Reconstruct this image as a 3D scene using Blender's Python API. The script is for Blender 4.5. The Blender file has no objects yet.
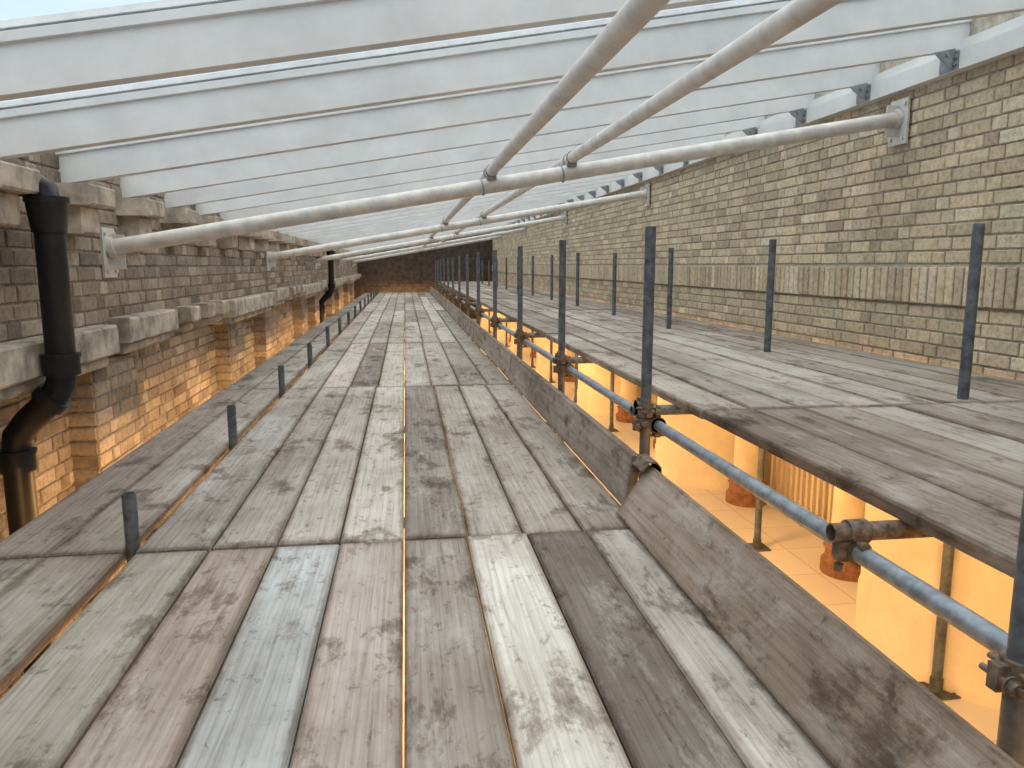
import bpy, math, random
from mathutils import Vector, Matrix
random.seed(7)
ZO = 2.04   # eye height above lower floor
D = bpy.data
SC = bpy.context.scene.collection
bpy.context.scene.view_settings.view_transform='Standard'

# ------------------------------------------------------------ mesh builder
class MB:
    def __init__(s):
        s.v=[]; s.f=[]; s.c=[]; s.r=[]; s.sm=[]; s.m=[]; s.pv=[]
        s.col=(1,1,1); s.rnd=0.0; s.mi=0
    def add(s, vs, fs, smooth=False, pv=None):
        o=len(s.v)
        s.v.extend(tuple(v) for v in vs)
        s.pv.extend(pv if pv else [(.5,1.,1.)]*len(vs))
        for f in fs:
            s.f.append(tuple(i+o for i in f)); s.c.append(s.col); s.r.append(s.rnd); s.sm.append(smooth); s.m.append(s.mi)
    def box(s,x0,x1,y0,y1,z0,z1):
        vs=[(x0,y0,z0),(x1,y0,z0),(x1,y1,z0),(x0,y1,z0),(x0,y0,z1),(x1,y0,z1),(x1,y1,z1),(x0,y1,z1)]
        s.add(vs,[(3,2,1,0),(4,5,6,7),(0,1,5,4),(1,2,6,5),(2,3,7,6),(3,0,4,7)])
    def cham(s,O,U,V,N,u0,u1,v0,v1,h,c,base=0.0,board=0):
        O=Vector(O);U=Vector(U);V=Vector(V);N=Vector(N)
        def ring(a0,a1,b0,b1,n):
            return [O+U*a+V*b+N*n for a,b in((a0,b0),(a1,b0),(a1,b1),(a0,b1))]
        vs=ring(u0,u1,v0,v1,base)+ring(u0,u1,v0,v1,h-c)+ring(u0+c,u1-c,v0+c,v1-c,h)
        pv=None
        if board==1:
            pv=[(0,0,v1-v0),(1,0,v1-v0),(1,v1-v0,0),(0,v1-v0,0)]*3
        elif board==2:
            pv=[(0,0,u1-u0),(0,u1-u0,0),(1,u1-u0,0),(1,0,u1-u0)]*3
        fs=[(8,9,10,11),(3,2,1,0)]
        for k in(0,4):
            for i in range(4):
                j=(i+1)%4; fs.append((k+i,k+j,k+4+j,k+4+i))
        if U.cross(V).dot(N)<0: fs=[tuple(reversed(f)) for f in fs]
        s.add(vs,fs,False,pv)
    def cyl(s,p0,p1,r,n=16,r2=None,caps=True):
        p0=Vector(p0);p1=Vector(p1);d=(p1-p0).normalized()
        a=d.orthogonal().normalized();b=d.cross(a)
        r2=r if r2 is None else r2
        vs=[];
        for p,rr in((p0,r),(p1,r2)):
            for i in range(n):
                t=2*math.pi*i/n; vs.append(p+a*math.cos(t)*rr+b*math.sin(t)*rr)
        s.add(vs,[(i,(i+1)%n,n+(i+1)%n,n+i) for i in range(n)],True)
        if caps:
            s.add(vs[:n],[tuple(reversed(range(n)))]); s.add(vs[n:],[tuple(range(n))])
    def tube(s,p0,p1,r,ri=None,n=20):
        ri=ri or r*0.84
        p0=Vector(p0);p1=Vector(p1);d=(p1-p0).normalized()
        a=d.orthogonal().normalized();b=d.cross(a)
        L=(p1-p0).length; dep=min(.12,L*.4)
        rings=[(p0+d*dep,ri),(p0,ri),(p0,r),(p1,r),(p1,ri),(p1-d*dep,ri)]
        vs=[]
        for p,rr in rings:
            for i in range(n):
                t=2*math.pi*i/n; vs.append(p+a*math.cos(t)*rr+b*math.sin(t)*rr)
        for k in range(5):
            s.add([vs[j] for j in range(k*n,(k+2)*n)],[(i,(i+1)%n,n+(i+1)%n,n+i) for i in range(n)],k in(0,2,4))
        s.add(vs[:n],[tuple(range(n))]); s.add(vs[5*n:],[tuple(range(n))])
    def sweep(s,pts,r,n=20):
        pts=[Vector(p) for p in pts]; rings=[]
        a=None
        for i,p in enumerate(pts):
            d=(pts[min(i+1,len(pts)-1)]-pts[max(i-1,0)]).normalized()
            if a is None: a=d.orthogonal().normalized()
            a=(a-d*a.dot(d)).normalized(); b=d.cross(a)
            rings+= [p+a*math.cos(2*math.pi*k/n)*r+b*math.sin(2*math.pi*k/n)*r for k in range(n)]
        fs=[]
        for i in range(len(pts)-1):
            for k in range(n): fs.append((i*n+k,i*n+(k+1)%n,(i+1)*n+(k+1)%n,(i+1)*n+k))
        s.add(rings,fs,True)
        s.add(rings[:n],[tuple(range(n))]); s.add(rings[-n:],[tuple(range(n))])
    def mesh(s,name,mats):
        me=D.meshes.new(name); me.from_pydata([(float(v[0]),float(v[1]),float(v[2])) for v in s.v],[],s.f)
        if not isinstance(mats,(list,tuple)): mats=[mats]
        for m in mats: me.materials.append(m)
        me.polygons.foreach_set("use_smooth",s.sm); me.polygons.foreach_set("material_index",s.m)
        buf=[]
        for c in s.c: buf+= [c[0],c[1],c[2],1.0]
        me.attributes.new("bcol",'FLOAT_COLOR','FACE'); me.attributes["bcol"].data.foreach_set("color",buf)
        me.attributes.new("rnd",'FLOAT','FACE'); me.attributes["rnd"].data.foreach_set("value",s.r)
        buf=[]
        for c in s.pv: buf+= [float(c[0]),float(c[1]),float(c[2])]
        me.attributes.new("bpos",'FLOAT_VECTOR','POINT'); me.attributes["bpos"].data.foreach_set("vector",buf)
        me.update()
        return me
    def obj(s,name,mats,loc=None,parent=None):
        xs=[v[0] for v in s.v];ys=[v[1] for v in s.v];zs=[v[2] for v in s.v]
        c=((min(xs)+max(xs))/2,(min(ys)+max(ys))/2,min(zs))
        s.v=[(v[0]-c[0],v[1]-c[1],v[2]-c[2]) for v in s.v]
        me=s.mesh(name,mats)
        o=D.objects.new(name,me); SC.objects.link(o)
        o.location=(c[0],c[1],c[2]+ZO)
        return o
def inst(name,me,loc,rot=(0,0,0),sc=1.0):
    o=D.objects.new(name,me); SC.objects.link(o); o.location=Vector(loc)+Vector((0,0,ZO)); o.rotation_euler=rot; o.scale=(sc,sc,sc); return o

# ------------------------------------------------------------ materials
def newmat(name):
    m=D.materials.new(name); m.use_nodes=True; nt=m.node_tree; nt.nodes.clear()
    out=nt.nodes.new('ShaderNodeOutputMaterial'); return m,nt,out
def ramp(nt,src,stops):
    r=nt.nodes.new('ShaderNodeValToRGB'); cr=r.color_ramp
    cr.elements[0].position=stops[0][0]; cr.elements[0].color=(*stops[0][1],1)
    cr.elements[1].position=stops[-1][0]; cr.elements[1].color=(*stops[-1][1],1)
    for p,c in stops[1:-1]:
        x=cr.elements.new(p); x.color=(*c,1)
    nt.links.new(src,r.inputs[0]); return r.outputs[0]
def mixc(nt,bt,fac,a,b):
    m=nt.nodes.new('ShaderNodeMix'); m.data_type='RGBA'; m.blend_type=bt
    L=nt.links
    for i,v in((0,fac),(6,a),(7,b)):
        if isinstance(v,bpy.types.NodeSocket): L.new(v,m.inputs[i])
        else: m.inputs[i].default_value=v if i==0 else (*v,1)
    return m.outputs[2]
def mth(nt,op,a,b=None):
    m=nt.nodes.new('ShaderNodeMath'); m.operation=op
    for i,v in enumerate((a,b)):
        if v is None: continue
        if isinstance(v,bpy.types.NodeSocket): nt.links.new(v,m.inputs[i])
        else: m.inputs[i].default_value=v
    return m.outputs[0]
def coords(nt,scale,useattr=False):
    L=nt.links
    g=nt.nodes.new('ShaderNodeNewGeometry'); src=g.outputs['Position']
    if useattr:
        a=nt.nodes.new('ShaderNodeAttribute'); a.attribute_name='rnd'
        c=nt.nodes.new('ShaderNodeCombineXYZ')
        mu=nt.nodes.new('ShaderNodeMath'); mu.operation='MULTIPLY'; mu.inputs[1].default_value=37.0; L.new(a.outputs['Fac'],mu.inputs[0])
        for i in range(3): L.new(mu.outputs[0],c.inputs[i])
        ad=nt.nodes.new('ShaderNodeVectorMath'); ad.operation='ADD'; L.new(src,ad.inputs[0]); L.new(c.outputs[0],ad.inputs[1]); src=ad.outputs[0]
    ml=nt.nodes.new('ShaderNodeVectorMath'); ml.operation='MULTIPLY'; ml.inputs[1].default_value=scale; L.new(src,ml.inputs[0])
    return ml.outputs[0]
def noise(nt,vec,scale=1,detail=5,rough=.6,dist=0):
    n=nt.nodes.new('ShaderNodeTexNoise'); nt.links.new(vec,n.inputs['Vector'])
    n.inputs['Scale'].default_value=scale;n.inputs['Detail'].default_value=detail;n.inputs['Roughness'].default_value=rough;n.inputs['Distortion'].default_value=dist
    return n.outputs['Fac']
def finish(nt,out,col,rough=.8,metal=0.,bump=None,bs=.3,bd=.004,spec=.5):
    p=nt.nodes.new('ShaderNodeBsdfPrincipled'); L=nt.links
    if isinstance(col,bpy.types.NodeSocket): L.new(col,p.inputs['Base Color'])
    else: p.inputs['Base Color'].default_value=(*col,1)
    p.inputs['Roughness'].default_value=rough
    p.inputs['Metallic'].default_value=metal; p.inputs['Specular IOR Level'].default_value=spec
    if bump is not None:
        b=nt.nodes.new('ShaderNodeBump'); b.inputs['Strength'].default_value=bs; b.inputs['Distance'].default_value=bd
        L.new(bump,b.inputs['Height']); L.new(b.outputs[0],p.inputs['Normal'])
    L.new(p.outputs[0],out.inputs[0]); return p
def attrcol(nt):
    a=nt.nodes.new('ShaderNodeAttribute'); a.attribute_name='bcol'; return a.outputs['Color']

def wood():
    m,nt,out=newmat('weathered_board')
    g=noise(nt,coords(nt,(55,1.6,55),True),1,7,.7,.8)
    gr=ramp(nt,g,[(.30,(.44,.40,.37)),(.43,(.85,.82,.80)),(.55,(1.03,1.03,1.03)),(.72,(1.2,1.2,1.2))])
    c=mixc(nt,'MULTIPLY',.75,attrcol(nt),gr)
    w=nt.nodes.new('ShaderNodeTexWave'); w.wave_type='BANDS'; w.bands_direction='X'
    nt.links.new(coords(nt,(1,.07,1),True),w.inputs['Vector']); w.inputs['Scale'].default_value=13; w.inputs['Distortion'].default_value=7; w.inputs['Detail'].default_value=3; w.inputs['Detail Scale'].default_value=1.3
    wr=ramp(nt,w.outputs['Fac'],[(0,(.62,.56,.51)),(.22,(.96,.96,.96)),(1,(1,1,1))])
    c=mixc(nt,'MULTIPLY',.30,c,wr)
    dn=noise(nt,coords(nt,(2.2,.8,2.2),True),1,4,.6)
    c=mixc(nt,'MULTIPLY',.9,c,ramp(nt,dn,[(.3,(.74,.71,.68)),(.6,(1.1,1.1,1.1))]))
    s=noise(nt,coords(nt,(5.0,2.6,5.0),True),1,8,.70,.25)
    sr=ramp(nt,s,[(.545,(1,1,1)),(.59,(.60,.56,.52)),(.67,(.28,.25,.22))])
    c=mixc(nt,'MULTIPLY',.9,c,sr)
    s2=noise(nt,coords(nt,(26,15,26),True),1,5,.7,.3)
    c=mixc(nt,'MULTIPLY',.75,c,ramp(nt,s2,[(.58,(1,1,1)),(.67,(.45,.41,.38)),(.9,(.35,.31,.28))]))
    pl=noise(nt,coords(nt,(9,2.6,9),True),1,9,.78)
    c=mixc(nt,'MIX',ramp(nt,pl,[(.52,(0,0,0)),(.66,(.45,.45,.45))]),c,(.52,.51,.48))
    tg=noise(nt,coords(nt,(1.6,1.1,1.6)),1,7,.7)
    c=mixc(nt,'MULTIPLY',.7,c,ramp(nt,tg,[(.40,(.70,.66,.62)),(.55,(1,1,1))]))
    a=nt.nodes.new('ShaderNodeAttribute'); a.attribute_name='bpos'
    sx=nt.nodes.new('ShaderNodeSeparateXYZ'); nt.links.new(a.outputs['Vector'],sx.inputs[0])
    e=mth(nt,'MULTIPLY',mth(nt,'MINIMUM',sx.outputs[0],mth(nt,'SUBTRACT',1.0,sx.outputs[0])),.23)
    en=mth(nt,'MULTIPLY',mth(nt,'MINIMUM',sx.outputs[1],sx.outputs[2]),.45)
    e=mth(nt,'MINIMUM',e,en)
    e=mth(nt,'ADD',e,mth(nt,'MULTIPLY',mth(nt,'SUBTRACT',noise(nt,coords(nt,(18,6,18),True),1,5,.7),.5),.04))
    c=mixc(nt,'MULTIPLY',.8,c,ramp(nt,e,[(0,(.50,.45,.41)),(.008,(.82,.79,.76)),(.022,(1,1,1))]))
    finish(nt,out,c,.85,0,g,.6,.004,.25); return m
def brick(name,dirt=.5):
    m,nt,out=newmat(name)
    n1=noise(nt,coords(nt,(28,28,28),True),1,6,.7)
    c=mixc(nt,'MULTIPLY',.8,attrcol(nt),ramp(nt,n1,[(.3,(.5,.45,.4)),(.55,(1,1,1)),(.75,(1.15,1.12,1.1))]))
    n2=noise(nt,coords(nt,(1.1,1.1,1.6)),1,6,.65)
    c=mixc(nt,'MULTIPLY',dirt,c,ramp(nt,n2,[(.35,(.5,.45,.40)),(.6,(1,1,1))]))
    finish(nt,out,c,.92,0,n1,.6,.004,.2); return m
def simple(name,col,rough=.7,metal=0,var=.25,sc=14,bs=.2,spec=.4,stretch=(1,1,1)):
    m,nt,out=newmat(name)
    n1=noise(nt,coords(nt,tuple(sc*k for k in stretch)),1,6,.65)
    lo=tuple(max(0,1-2*var) for _ in range(3)); hi=(1+var*.5,)*3
    c=mixc(nt,'MULTIPLY',1.0,col,ramp(nt,n1,[(.3,lo),(.65,hi)]))
    finish(nt,out,c,rough,metal,n1,bs,.003,spec); return m
M_wood=wood()
M_brickR=brick('yellow_stock_brick',.25)
M_brickL=brick('sooty_stock_brick',.65)
M_mortar=simple('lime_mortar',(.46,.41,.33),.95,0,.2,20)
M_mortarL=simple('old_mortar',(.30,.26,.21),.95,0,.3,20)
M_stone=simple('weathered_stone',(.48,.42,.34),.9,0,.34,7,.5)
M_white=simple('white_painted_timber',(.70,.71,.69),.55,0,.08,3,.05,.4,(1,1,1))
M_whitem=simple('white_painted_steel',(.66,.64,.60),.4,0,.14,9,.05)
M_galv=simple('galvanised_steel',(.15,.17,.19),.5,.5,.3,22,.15,.5)
M_galvl=simple('galvanised_tube_light',(.28,.32,.36),.45,.5,.25,22,.15,.5)
M_rust=simple('rusty_fitting',(.22,.17,.13),.65,.5,.4,40,.4)
M_black=simple('black_cast_iron',(.008,.009,.012),.42,.0,.3,30,.25,.4)
M_plaster=simple('cream_plaster',(.86,.76,.58),.85,0,.07,4,.1)
M_red=simple('terracotta_base',(.34,.17,.10),.9,0,.25,20,.3)
M_end=simple('dark_boarding',(.085,.065,.05),.9,0,.35,6,.3)
M_cleat=simple('grey_steel_cleat',(.28,.29,.29),.5,.3,.2)
M_brk=simple('bracket_grey',(.34,.35,.35),.5,.2,.2)

def floor_mat():
    m,nt,out=newmat('pale_floor_tiles')
    b=nt.nodes.new('ShaderNodeTexBrick'); nt.links.new(coords(nt,(1,1,1)),b.inputs['Vector'])
    b.offset=0; b.inputs['Scale'].default_value=1; b.inputs['Brick Width'].default_value=.45; b.inputs['Row Height'].default_value=.45; b.inputs['Mortar Size'].default_value=.004
    b.inputs['Color1'].default_value=(.90,.88,.80,1); b.inputs['Color2'].default_value=(.87,.84,.76,1); b.inputs['Mortar'].default_value=(.66,.56,.44,1)
    finish(nt,out,b.outputs['Color'],.6); return m
M_floor=floor_mat()
def glass_mat():
    m,nt,out=newmat('frosted_roof_glass')
    t=nt.nodes.new('ShaderNodeBsdfTransparent'); t.inputs[0].default_value=(.88,.92,.95,1)
    tr=nt.nodes.new('ShaderNodeBsdfTranslucent'); tr.inputs[0].default_value=(.88,.93,.97,1)
    mx=nt.nodes.new('ShaderNodeMixShader'); 
    n=noise(nt,coords(nt,(.5,3,1)),1,4,.6)
    r=ramp(nt,n,[(.3,(.05,.05,.05)),(.7,(.30,.30,.30))])
    nt.links.new(r,mx.inputs[0]); nt.links.new(t.outputs[0],mx.inputs[1]); nt.links.new(tr.outputs[0],mx.inputs[2])
    nt.links.new(mx.outputs[0],out.inputs[0]); return m
M_glass=glass_mat()

Y0,Y1=-3.0,29.0
XL,XLL,XR=-1.75,-1.90,3.30
RS=.168
def zr(x): return .704+RS*x      # rafter soffit

# ------------------------------------------------------------ decks
PAL=[(.39,.37,.335),(.44,.415,.37),(.33,.305,.275),(.38,.335,.30),(.48,.455,.415),(.26,.23,.205),(.41,.375,.33),(.44,.42,.385),(.37,.345,.31),(.40,.36,.325)]
def jit(c,a=.06):
    k=1+random.uniform(-a,a)*2; return tuple(max(0,x*k*(1+random.uniform(-a,a)*.25)) for x in c)
def deck(name,xs,joints,ztop,over={},gaps={},pal=PAL):
    b=MB()
    for j in range(len(joints)-1):
        ya,yb=joints[j],joints[j+1]
        xj=[x+(random.uniform(-.012,.012) if 0<i<len(xs)-1 and j>1 and i not in gaps else 0) for i,x in enumerate(xs)]
        for i in range(len(xs)-1):
            xa,xb=xj[i],xj[i+1]
            g=gaps.get(i,random.uniform(.0012,.0040)); g2=gaps.get(i+1,random.uniform(.0012,.0040))
            b.col=jit(over.get((i,j),random.choice(pal)),.08 if (i,j) not in over else .0); b.rnd=random.random()
            dz=random.uniform(-.006,.003); sk=random.uniform(-.0010,.0010) if not(i in gaps or i+1 in gaps) else 0
            e0,e1=random.uniform(.003,.012),random.uniform(.003,.012)
            b.cham((0,0,0),(1,0,0),(0,1,0),(0,0,1),xa+g+sk,xb-g2+sk,ya+e0,yb-e1,ztop+dz,.006,base=ztop-.038+dz,board=1)
    return b.obj(name,M_wood)
J=[-3.0,-.90]+[2.72+3.62*k for k in range(0,7)]+[28.6]
xs=[-.968]+[-.9455+.23*i for i in range(1,8)]+[.885]
over={(0,1):(.42,.40,.355),(1,1):(.45,.39,.35),(2,1):(.49,.52,.53),(3,1):(.45,.395,.36),(4,1):(.34,.305,.27),(5,1):(.64,.62,.57),(6,1):(.19,.165,.145),(7,1):(.52,.50,.47),
      (0,2):(.39,.375,.35),(1,2):(.39,.36,.325),(2,2):(.49,.46,.42),(3,2):(.57,.545,.50),(4,2):(.28,.25,.22),(5,2):(.43,.40,.355),(6,2):(.39,.355,.31),(7,2):(.39,.355,.315)}
deck('scaffold_board_deck',xs,J,-1.0,over,{4:.0022})
deck('scaffold_board_deck',[-1.495,-1.255,-1.002],J,-1.0,{(0,1):(.37,.345,.305),(1,1):(.36,.33,.29),(0,2):(.37,.33,.30),(1,2):(.41,.38,.35)})
J3=[-3.0,-.62]+[3.0+3.62*k for k in range(0,7)]+[28.6]
xs3=[1.225+.2195*i for i in range(10)]
deck('scaffold_board_deck',xs3,J3,-.6,{(0,1):(.24,.20,.165),(1,1):(.27,.23,.20),(2,1):(.33,.295,.255),(3,1):(.37,.345,.305),(4,1):(.28,.245,.21)},{},[(.34,.31,.275),(.38,.35,.31),(.28,.245,.21),(.33,.295,.255),(.26,.225,.195),(.40,.375,.34)])

# toe boards
def toe(name,x0,z0,x1,z1,ya,yb,col):
    b=MB(); b.col=col; b.rnd=random.random()
    V=Vector((x1-x0,0,z1-z0)); L=V.length; V/=L; Nn=Vector((V.z,0,-V.x))*-1
    b.cham((x0,0,z0),(0,1,0),V,Nn,ya,yb,0,L,.019,.004,base=-.019,board=2)
    return b.obj(name,M_wood)
toe('toe_board',.835,-.995,.968,-.80,-1.0,2.86,(.34,.285,.235))
yy=2.93
k=0
while yy<28.4:
    ye=min(yy+3.6,28.5); toe('toe_board',.895+.004*(k%2),-.997,.925,-.775,yy,ye,jit((.34,.30,.26))); yy=ye+.02; k+=1
b=MB()
prof=[(.905,-.80),(.93,-.765),(.965,-.765),(.985,-.79),(.985,-.85)]
for i in range(len(prof)-1):
    (xa,za),(xb,zb)=prof[i],prof[i+1]
    b.add([(xa,2.80,za),(xb,2.80,zb),(xb,2.93,zb),(xa,2.93,za),(xa,2.80,za-.006),(xb,2.80,zb-.006),(xb,2.93,zb-.006),(xa,2.93,za-.006)],[(0,1,2,3),(7,6,5,4),(0,4,5,1),(3,2,6,7),(0,3,7,4),(1,5,6,2)])
b.obj('toe_board_clip',M_rust)

# ------------------------------------------------------------ scaffolding tubes
R=.0242
YS=[-.95,1.11,3.25,5.13,7.07,9.1,11.2,13.2,15.2,17.2,19.2,21.2,23.2,25.2,27.2]
YW=[-.9,1.05,3.09,5.0,7.03,9.0,11.0,13.0,15.0,17.0,19.0,21.0,23.0,25.0,27.0]
YP=[-.7,1.05,2.757,4.38,6.13,7.95,9.8,11.6,13.4,15.2,17,18.8,20.6,22.4,24.2,26,27.8]
def standard(x,y,ztop,mat=None):
    b=MB()
    b.tube((x,y,-2.02),(x,y,ztop),R)
    b.box(x-.075,x+.075,y-.075,y+.075,-2.04,-2.03)
    b.cyl((x,y,-2.03),(x,y,-1.97),.03,12)
    for ax in(-.055,.055):
        for ay in(-.055,.055): b.cyl((x+ax,y+ay,-2.03),(x+ax,y+ay,-2.022),.009,6)
    return b.obj('scaffold_pole',mat or M_galv)
XS=1.06; XLg=1.112; ZLg=-.713
for y in YS: standard(XS,y,.16+random.uniform(-.01,.03))
for y in YW: standard(2.5,y,.16+random.uniform(-.02,.02))
for y in YP: standard(-.985,y,-.785+random.uniform(-.02,.02))
def ledger(x,z,ya=-2.9,yb=28.4,mat=M_galvl):
    b=MB(); y=ya
    while y<yb:
        ye=min(y+6.4,yb); b.tube((x,y,z),(x,ye-.006,z),R)
        if ye<yb: b.cyl((x,ye-.08,z),(x,ye+.08,z),.031,16)
        y=ye
    return b.obj('scaffold_ledger_tube',mat)
ledger(XLg,ZLg)
ledger(2.552,ZLg)
ledger(XLg,-1.14,mat=M_galv); ledger(-.932,-1.14,mat=M_galv)
def transom(y,x0,x1,z,mat=M_galv):
    b=MB(); b.tube((x0,y,z),(x1,y,z),R); return b.obj('scaffold_transom_tube',mat)
TRY=[-.82,1.70]+[q+.085 for q in YS[2:]]
for y in TRY:
    transom(y,1.045 if y==1.70 else 1.02,3.1,-.6645,M_rust if y==1.70 else M_galv)
for y in YS: transom(y-.09,-1.47,1.18,-1.092)
def coupler_mesh():
    b=MB()
    b.cyl((0,0,-.03),(0,0,.03),.034,20)
    b.cyl((.052,-.03,0),(.052,.03,0),.034,20)
    b.box(.015,.04,-.024,.024,-.026,.026)
    b.box(-.056,-.028,-.012,.012,-.024,.024)
    b.box(.04,.064,-.024,.024,-.056,-.028)
    b.box(.04,.064,-.022,.022,.028,.048)
    b.cyl((-.046,-.06,0),(-.046,.036,0),.0065,10); b.cyl((-.046,-.05,0),(-.046,-.034,0),.013,6); b.cyl((-.046,-.034,0),(-.046,-.030,0),.017,12)
    b.cyl((-.01,0,-.05),(.09,0,-.05),.0065,10); b.cyl((-.002,0,-.05),(.014,0,-.05),.013,6)
    b.cyl((-.02,-.052,.012),(-.02,.05,.012),.006,8); b.cyl((-.02,-.06,.012),(-.02,-.044,.012),.012,6)
    b.cyl((.052,-.03,.0),(.052,-.025,.0),.038,20); b.cyl((.052,.025,.0),(.052,.03,.0),.038,20)
    return b.mesh('scaffold_coupler',M_rust)
CM=coupler_mesh()
for y in YS: 
    inst('scaffold_coupler',CM,(XS,y,ZLg))
    inst('scaffold_coupler',CM,(XS,y,-1.14))
    if y>3: inst('scaffold_coupler',CM,(XS,y,-.645),(0,0,math.pi/2))
for y in YW: inst('scaffold_coupler',CM,(2.5,y,ZLg))
def putlog_mesh():
    b=MB()
    b.cyl((0,-.026,-.0485),(0,.026,-.0485),.033,20)
    b.cyl((-.026,0,0),(.026,0,0),.0315,20)
    b.box(-.05,-.026,-.02,.02,-.07,-.02)
    b.cyl((-.04,0,-.1),(-.04,0,-.0),.0065,10); b.cyl((-.04,0,-.10),(-.04,0,-.082),.013,6)
    b.cyl((-.01,-.052,-.02),(-.01,.05,-.02),.006,8); b.cyl((-.01,-.06,-.02),(-.01,-.044,-.02),.012,6)
    return b.mesh('putlog_coupler',M_rust)
PM=putlog_mesh()
for y in TRY: inst('putlog_coupler',PM,(XLg,y,-.6645))

# ------------------------------------------------------------ bricks
def bricks(b,O,U,V,Nn,u0,u1,v0,v1,pal,ch=.0815,L=.225,H=.108,j=.011,h=.012,c=.005,soldier=False,flem=True):
    rows=int(math.ceil((v1-v0)/ch))
    for r in range(rows):
        va=v0+r*ch; vb=min(va+ch-j,v1)
        if vb-va<.02: continue
        u=u0-(0 if not flem else (.17 if r%2 else 0)); k=r%2
        while u<u1:
            w=L if (k%2==0 or not flem) else H
            if soldier: w=.066
            a=max(u,u0); e=min(u+w,u1)
            if e-a>.025:
                b.col=jit(random.choice(pal),.08); b.rnd=random.random()
                dv=random.uniform(-.002,.002); du=random.uniform(-.002,.002)
                b.cham(O,U,V,Nn,a+du,e+du,va+dv,vb+dv,h+random.uniform(-.003,.003),c)
            u+=w+j; k+=1
PALR=[(.57,.475,.325),(.60,.515,.36),(.53,.44,.30),(.64,.56,.41),(.55,.465,.325),(.58,.485,.335),(.48,.40,.285),(.60,.505,.35)]
PALL=[(.33,.28,.22),(.38,.32,.25),(.28,.235,.18),(.42,.365,.29),(.23,.195,.155),(.35,.30,.24)]
b=MB(); UY=(0,1,0); UZ=(0,0,1)
ztopR=1.30
bricks(b,(XR,0,0),UY,UZ,(-1,0,0),Y0,Y1,.012,ztopR,PALR)
bricks(b,(XR,0,0),UY,UZ,(-1,0,0),Y0,Y1,-.24,-.002,PALR,ch=.24,j=.014,soldier=True,h=.042)
bricks(b,(XR,0,0),UY,UZ,(-1,0,0),Y0,Y1,-2.04,-.25,PALR)
b.mi=1; b.col=(1,1,1); b.box(XR,XR+.3,Y0,Y1,-2.04,ztopR+.15)
b.box(XR-.018,XR,Y0,Y1,-.245,.0)
b.obj('wall_right',[M_brickR,M_mortar])

b=MB()
bricks(b,(XL,0,0),UY,UZ,(1,0,0),Y0,Y1,-.33,.56,PALL,h=.010)
bricks(b,(XLL,0,0),UY,UZ,(1,0,0),Y0,Y1,-2.04,-.36,PALL,h=.010)
piers=[]
for k in range(-1,5):
    s=5.35*k
    for a,e in((2.55,3.2),(4.5,5.2)):
        a+=s;e+=s
        if a<Y0 or e>Y1: continue
        piers.append((a,e))
        bricks(b,(XL,0,0),UY,UZ,(1,0,0),a,e,-2.04,-.55,PALL,h=.010)
        bricks(b,(0,a,0),(-1,0,0),UZ,(0,-1,0),1.75,1.9,-2.04,-.55,PALL,h=.010)
b.mi=1; b.col=(1,1,1)
b.box(XL-.4,XL,Y0,Y1,-.36,.60); b.box(XLL-.3,XLL,Y0,Y1,-2.04,-.36)
for a,e in piers: b.box(XLL,XL,a,e,-2.04,-.55)
b.obj('wall_left',[M_brickL,M_mortarL])

def stone(name,y0,y1,x1,z0,z1):
    b=MB()
    b.cham((XLL,0,0),UY,UZ,(1,0,0),y0,y1,z0+.07,z1,x1-XLL,.012)
    b.cham((XLL,0,0),UY,UZ,(1,0,0),y0+.03,y1-.03,z0,z0+.075,x1-XLL-.05,.02)
    return b.obj(name,M_stone)
for k in range(-1,5):
    s=5.35*k
    for (a,e,x1,z0,z1) in((2.3,4.60,-1.625,-.57,-.335),(4.80,5.75,-1.62,-.53,-.31)):
        if a+s>Y0 and e+s<Y1: stone('stone_cornice_block',a+s,e+s,x1,z0,z1)
    y=6.05
    while y<7.5:
        if y+s>Y0 and y+s+.25<Y1: stone('stone_dentil',y+s,y+s+.24,-1.60,-.50,-.315)
        y+=.50

# end walls
b=MB()
for i in range(13):
    b.box(-2.0,3.3,Y1+random.uniform(0,.01),Y1+.05,-2.04+i*.25,-2.04+i*.25+.243)
b.box(-2.2,3.6,Y1+.05,Y1+.2,-2.04,1.6)
b.obj('wall_end',M_end)
b=MB(); b.box(-2.2,3.6,Y0-.2,Y0,-2.04,1.6)
b.obj('wall_back',M_mortar)
b=MB(); b.box(-2.2,3.6,Y0-.2,Y1+.2,-2.24,-2.04); b.obj('floor',M_floor)

# ------------------------------------------------------------ roof
RD=.175
HEX=[(0,1,2,3),(7,6,5,4),(0,4,5,1),(1,5,6,2),(2,6,7,3),(3,7,4,0)]
def rafter(y):
    b=MB(); t=.032
    def pr(x): return [(x,y-t,zr(x)),(x,y+t,zr(x)),(x,y+t,zr(x)+RD),(x,y-t,zr(x)+RD)]
    xa,xb=-1.80,3.34
    b.add(pr(xa)+pr(xb),HEX)
    for sgn in(-1,1):
        ya=y+sgn*t; yb=y+sgn*(t+.014)
        vs=[]
        for x in(xa,xb):
            z=zr(x)+RD; vs+=[(x,ya,z-.035),(x,yb,z-.03),(x,yb,z),(x,ya,z)]
        b.add(vs,HEX)
    return b.obj('roof_rafter',M_white)
RY=[4.33+.86*k for k in range(-8,29)]
RY=[y for y in RY if Y0+.1<y<Y1-.1]
for y in RY: rafter(y)
b=MB()
for y0,y1 in zip([Y0]+RY,RY+[Y1]):
    z=lambda x: zr(x)+RD+.012
    b.add([(x,q,z(x)) for x,q in((-2.1,y0),(3.5,y0),(3.5,y1),(-2.1,y1))],[(0,1,2,3)])
b.obj('ceiling',M_glass)
b=MB()
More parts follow.
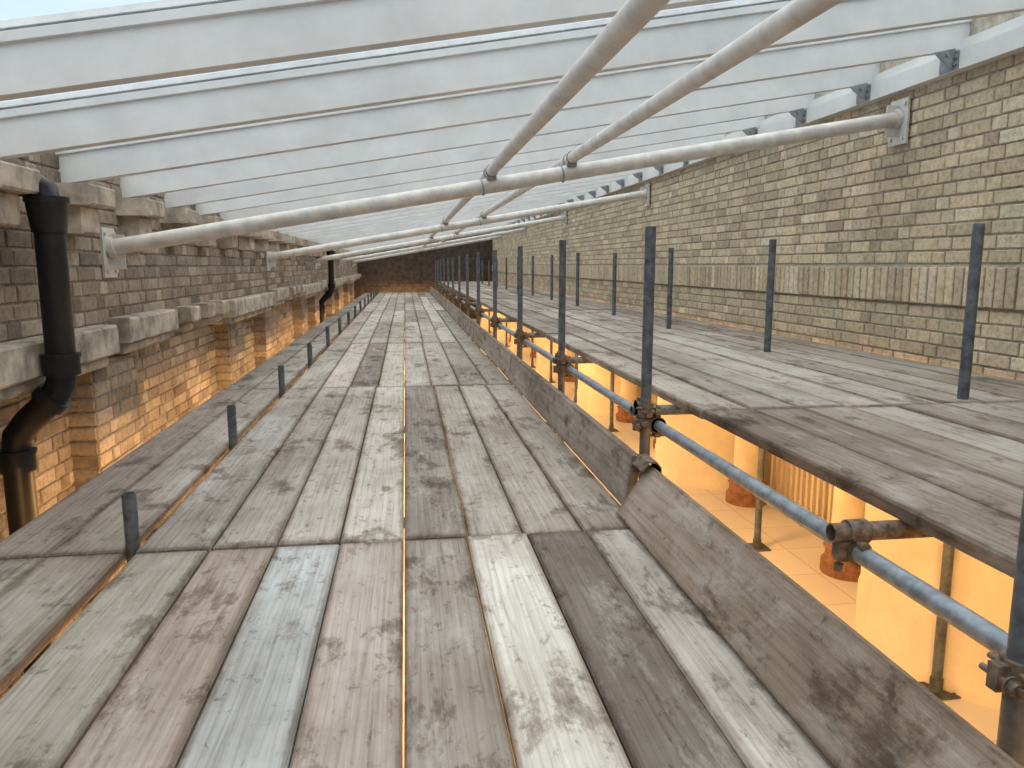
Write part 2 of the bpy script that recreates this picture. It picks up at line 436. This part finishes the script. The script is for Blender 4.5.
for y in RY:
    vs=[]
    for x in(-2.1,3.5):
        z=zr(x)+RD+.014; vs+=[(x,y-.03,z),(x,y+.03,z),(x,y+.03,z+.02),(x,y-.03,z+.02)]
    b.add(vs,HEX)
b.obj('glazing_cap_bars',M_whitem)
b=MB(); b.box(3.215,3.30,Y0,Y1,1.125,1.235); b.box(3.25,3.30,Y0,Y1,1.235,1.30); b.obj('trim_1',M_white)
b=MB()
for y in RY:
    x=3.21
    b.add([(x,y-.04,1.13),(x,y-.04,1.25),(x-.13,y-.04,1.22),(x-.10,y-.04,1.19),(x,y-.047,1.13),(x,y-.047,1.25),(x-.13,y-.047,1.22),(x-.10,y-.047,1.19)],HEX)
    b.box(3.208,3.215,y-.08,y+.08,1.13,1.23)
    b.cyl((3.208,y-.06,1.16),(3.198,y-.06,1.16),.012,6); b.cyl((3.208,y-.06,1.20),(3.198,y-.06,1.20),.012,6)
    b.cyl((3.16,y-.047,1.21),(3.16,y-.057,1.21),.012,6)
b.obj('rafter_cleats',M_cleat)
for y in RY:
    b=MB()
    b.cham((XL,0,0),UY,UZ,(1,0,0),y-.17,y+.17,.30,.405,.20,.01)
    b.cham((XL,0,0),UY,UZ,(1,0,0),y-.11,y+.11,.16,.30,.13,.01)
    b.obj('stone_corbel',M_stone)
b=MB(); b.box(-2.1,-1.76,Y0,Y1,.56,.585); b.obj('trim_2',M_white)

# ties and purlin tubes
TY=[-.5,4.84,10.2,15.55,20.9,26.25]
TS=.172
def zt(x): return .095+TS*(x+1.75)
for y in TY:
    b=MB()
    b.cyl((-1.72,y,zt(-1.72)),(3.24,y,zt(3.24)),.047,24)
    for sx,x in((1,-1.74),(-1,3.27)):
        z=zt(x)
        xa,xb=sorted((x,x+sx*.014))
        b.box(xa,xb,y-.095,y+.095,z-.17,z+.12)
        b.box(min(x,x+sx*.10),max(x,x+sx*.10),y-.006,y+.006,z-.12,z+.08)
        b.cyl((x+sx*.014,y,z),(x+sx*.05,y,zt(x+sx*.05)),.062,24)
        for dy in(-.065,.065):
            for dz in(-.13,.085):
                b.cyl((x+sx*.014,y+dy,z+dz),(x+sx*.028,y+dy,z+dz),.014,6)
    b.obj('roof_tie_tube',M_whitem)
for x in(.54,1.045):
    b=MB(); z=zt(x)+.047+.037
    b.cyl((x,Y0,z),(x,Y1,z),.034,24)
    b.obj('purlin_tube',M_whitem)
    for y in TY:
        c=MB()
        c.cyl((x,y-.06,z),(x,y-.05,z),.040,20); c.cyl((x,y+.05,z),(x,y+.06,z),.040,20)
        c.box(x-.03,x+.03,y-.05,y+.05,z-.052,z-.030)
        c.cyl((x-.06,y,z-.095),(x-.05,y,z-.093),.053,20)
        c.obj('tube_saddle_bracket',M_brk)

# ------------------------------------------------------------ downpipes
def downpipe(y):
    b=MB(); xf=-1.548; xb=-1.775
    b.cyl((xf,y,.14),(xf,y,.27),.070,24,r2=.085); b.cyl((xf,y,.27),(xf,y,.295),.09,24)
    b.sweep([(xf-.15,y,.36),(xf-.06,y,.35),(xf-.01,y,.32),(xf,y,.25)],.06)
    b.sweep([(xf,y,.27),(xf,y,-.46),(xf-.01,y,-.53),(xf-.05,y,-.60),(xf-.16,y,-.70),(xb+.01,y,-.77),(xb,y,-.84),(xb,y,-2.03)],.062,24)
    for z in(-.44,): b.cyl((xf,y,z-.05),(xf,y,z+.03),.076,24); b.cyl((xf,y,z+.03),(xf,y,z+.045),.083,24)
    b.cyl((xb,y,-.93),(xb,y,-.85),.076,24); b.cyl((xb,y,-.85),(xb,y,-.835),.083,24)
    b.cyl((xf-.04,y,-.585),(xf-.075,y,-.62),.078,20)
    b.obj('cast_iron_downpipe',M_black)
downpipe(3.66); downpipe(16.6)

# ------------------------------------------------------------ things on the lower floor
for k in range(-1,8):
    y=3.45+3.55*k
    if y<Y0+.8 or y>Y1-.8: continue
    b=MB(); n=48; x=3.13
    prof=[(.70,-2.04),(.70,-1.80),(.69,-1.79),(.69,-1.12),(.71,-1.10),(.71,-1.04),(.66,-1.0)]
    vs=[]
    for rr,z in prof:
        for i in range(n+1):
            t=math.pi/2+math.pi*i/n
            vs.append((x+rr*math.cos(t),y+rr*math.sin(t),z))
    w=n+1; fs=[]
    for a in range(len(prof)-1):
        for i in range(n): fs.append((a*w+i,(a+1)*w+i,(a+1)*w+i+1,a*w+i+1))
    b.add(vs,fs,True)
    b.add(vs[-w:],[tuple(range(w))])
    b.box(x,3.275,y-.69,y+.69,-2.04,-1.0)
    b.obj('plaster_drum',M_plaster)
    b=MB(); ya,yb=y+.74,y+2.80
    if yb<Y1-.2:
        b.box(3.19,3.25,ya,yb,-2.04,-1.96); b.box(3.19,3.25,ya,yb,-1.12,-1.05); b.box(3.20,3.24,ya,yb,-1.52,-1.48)
        q=ya+.02
        while q<yb-.04: b.box(3.195,3.24,q,q+.035,-1.96,-1.12); q+=.085
        b.obj('slatted_screen',M_plaster)
for k in range(0,8):
    for y in (4.50+3.55*k,6.05+3.55*k):
        if y>Y1-1: continue
        b=MB(); x=2.90
        b.mi=0
        b.cyl((x,y,-2.04),(x,y,-1.96),.17,32); b.cyl((x,y,-1.96),(x,y,-1.93),.17,32,r2=.145); b.cyl((x,y,-1.93),(x,y,-1.86),.145,32); b.cyl((x,y,-1.86),(x,y,-1.83),.16,32,r2=.125)
        b.mi=1
        b.cyl((x,y,-1.83),(x,y,-1.06),.118,32,r2=.108); b.cyl((x,y,-1.06),(x,y,-1.0),.12,32,r2=.15)
        b.obj('plaster_column',[M_red,M_plaster])

# ------------------------------------------------------------ lamps under the decks
def lamp(x,y,z,w,rad=.05):
    l=D.lights.new('warm_lamp',type='POINT'); l.energy=w; l.color=(1,.54,.19); l.shadow_soft_size=rad
    o=D.objects.new('warm_lamp_light',l); SC.objects.link(o); o.location=(x,y,z+ZO)
y=-1.5
while y<28.5:
    lamp(.2,y,-1.35,48); lamp(-.75,y+.6,-1.42,38,.05); lamp(2.1,y+.9,-.98,20)
    y+=2.7

# ------------------------------------------------------------ world
w=D.worlds.new('overcast_sky'); bpy.context.scene.world=w; w.use_nodes=True; nt=w.node_tree; nt.nodes.clear()
o=nt.nodes.new('ShaderNodeOutputWorld'); bg=nt.nodes.new('ShaderNodeBackground')
tc=nt.nodes.new('ShaderNodeTexCoord'); sp=nt.nodes.new('ShaderNodeSeparateXYZ'); nt.links.new(tc.outputs['Generated'],sp.inputs[0])
c=ramp(nt,sp.outputs[2],[(0,(.26,.33,.42)),(.38,(.25,.34,.45)),(.60,(.98,.96,.92)),(1,(1,.975,.93))])
nt.links.new(c,bg.inputs[0]); bg.inputs[1].default_value=2.4
nt.links.new(bg.outputs[0],o.inputs[0])

# ------------------------------------------------------------ camera
F_PX=760.; VX,VY=405.,265.
th=math.atan((384-VY)/F_PX); psi=math.atan((512-VX)*math.cos(th)/F_PX)
F=Vector((math.sin(psi)*math.cos(th),math.cos(psi)*math.cos(th),-math.sin(th)))
Rr=Vector((math.cos(psi),-math.sin(psi),0)); U=Rr.cross(F)
cam=D.cameras.new('camera'); cam.sensor_width=36; cam.lens=F_PX/1024*36; cam.clip_start=.02; cam.clip_end=200
co=D.objects.new('camera',cam); SC.objects.link(co)
Mx=Matrix((Rr,U,-F)).transposed().to_4x4(); Mx.translation=Vector((0,0,ZO)); co.matrix_world=Mx
bpy.context.scene.camera=co
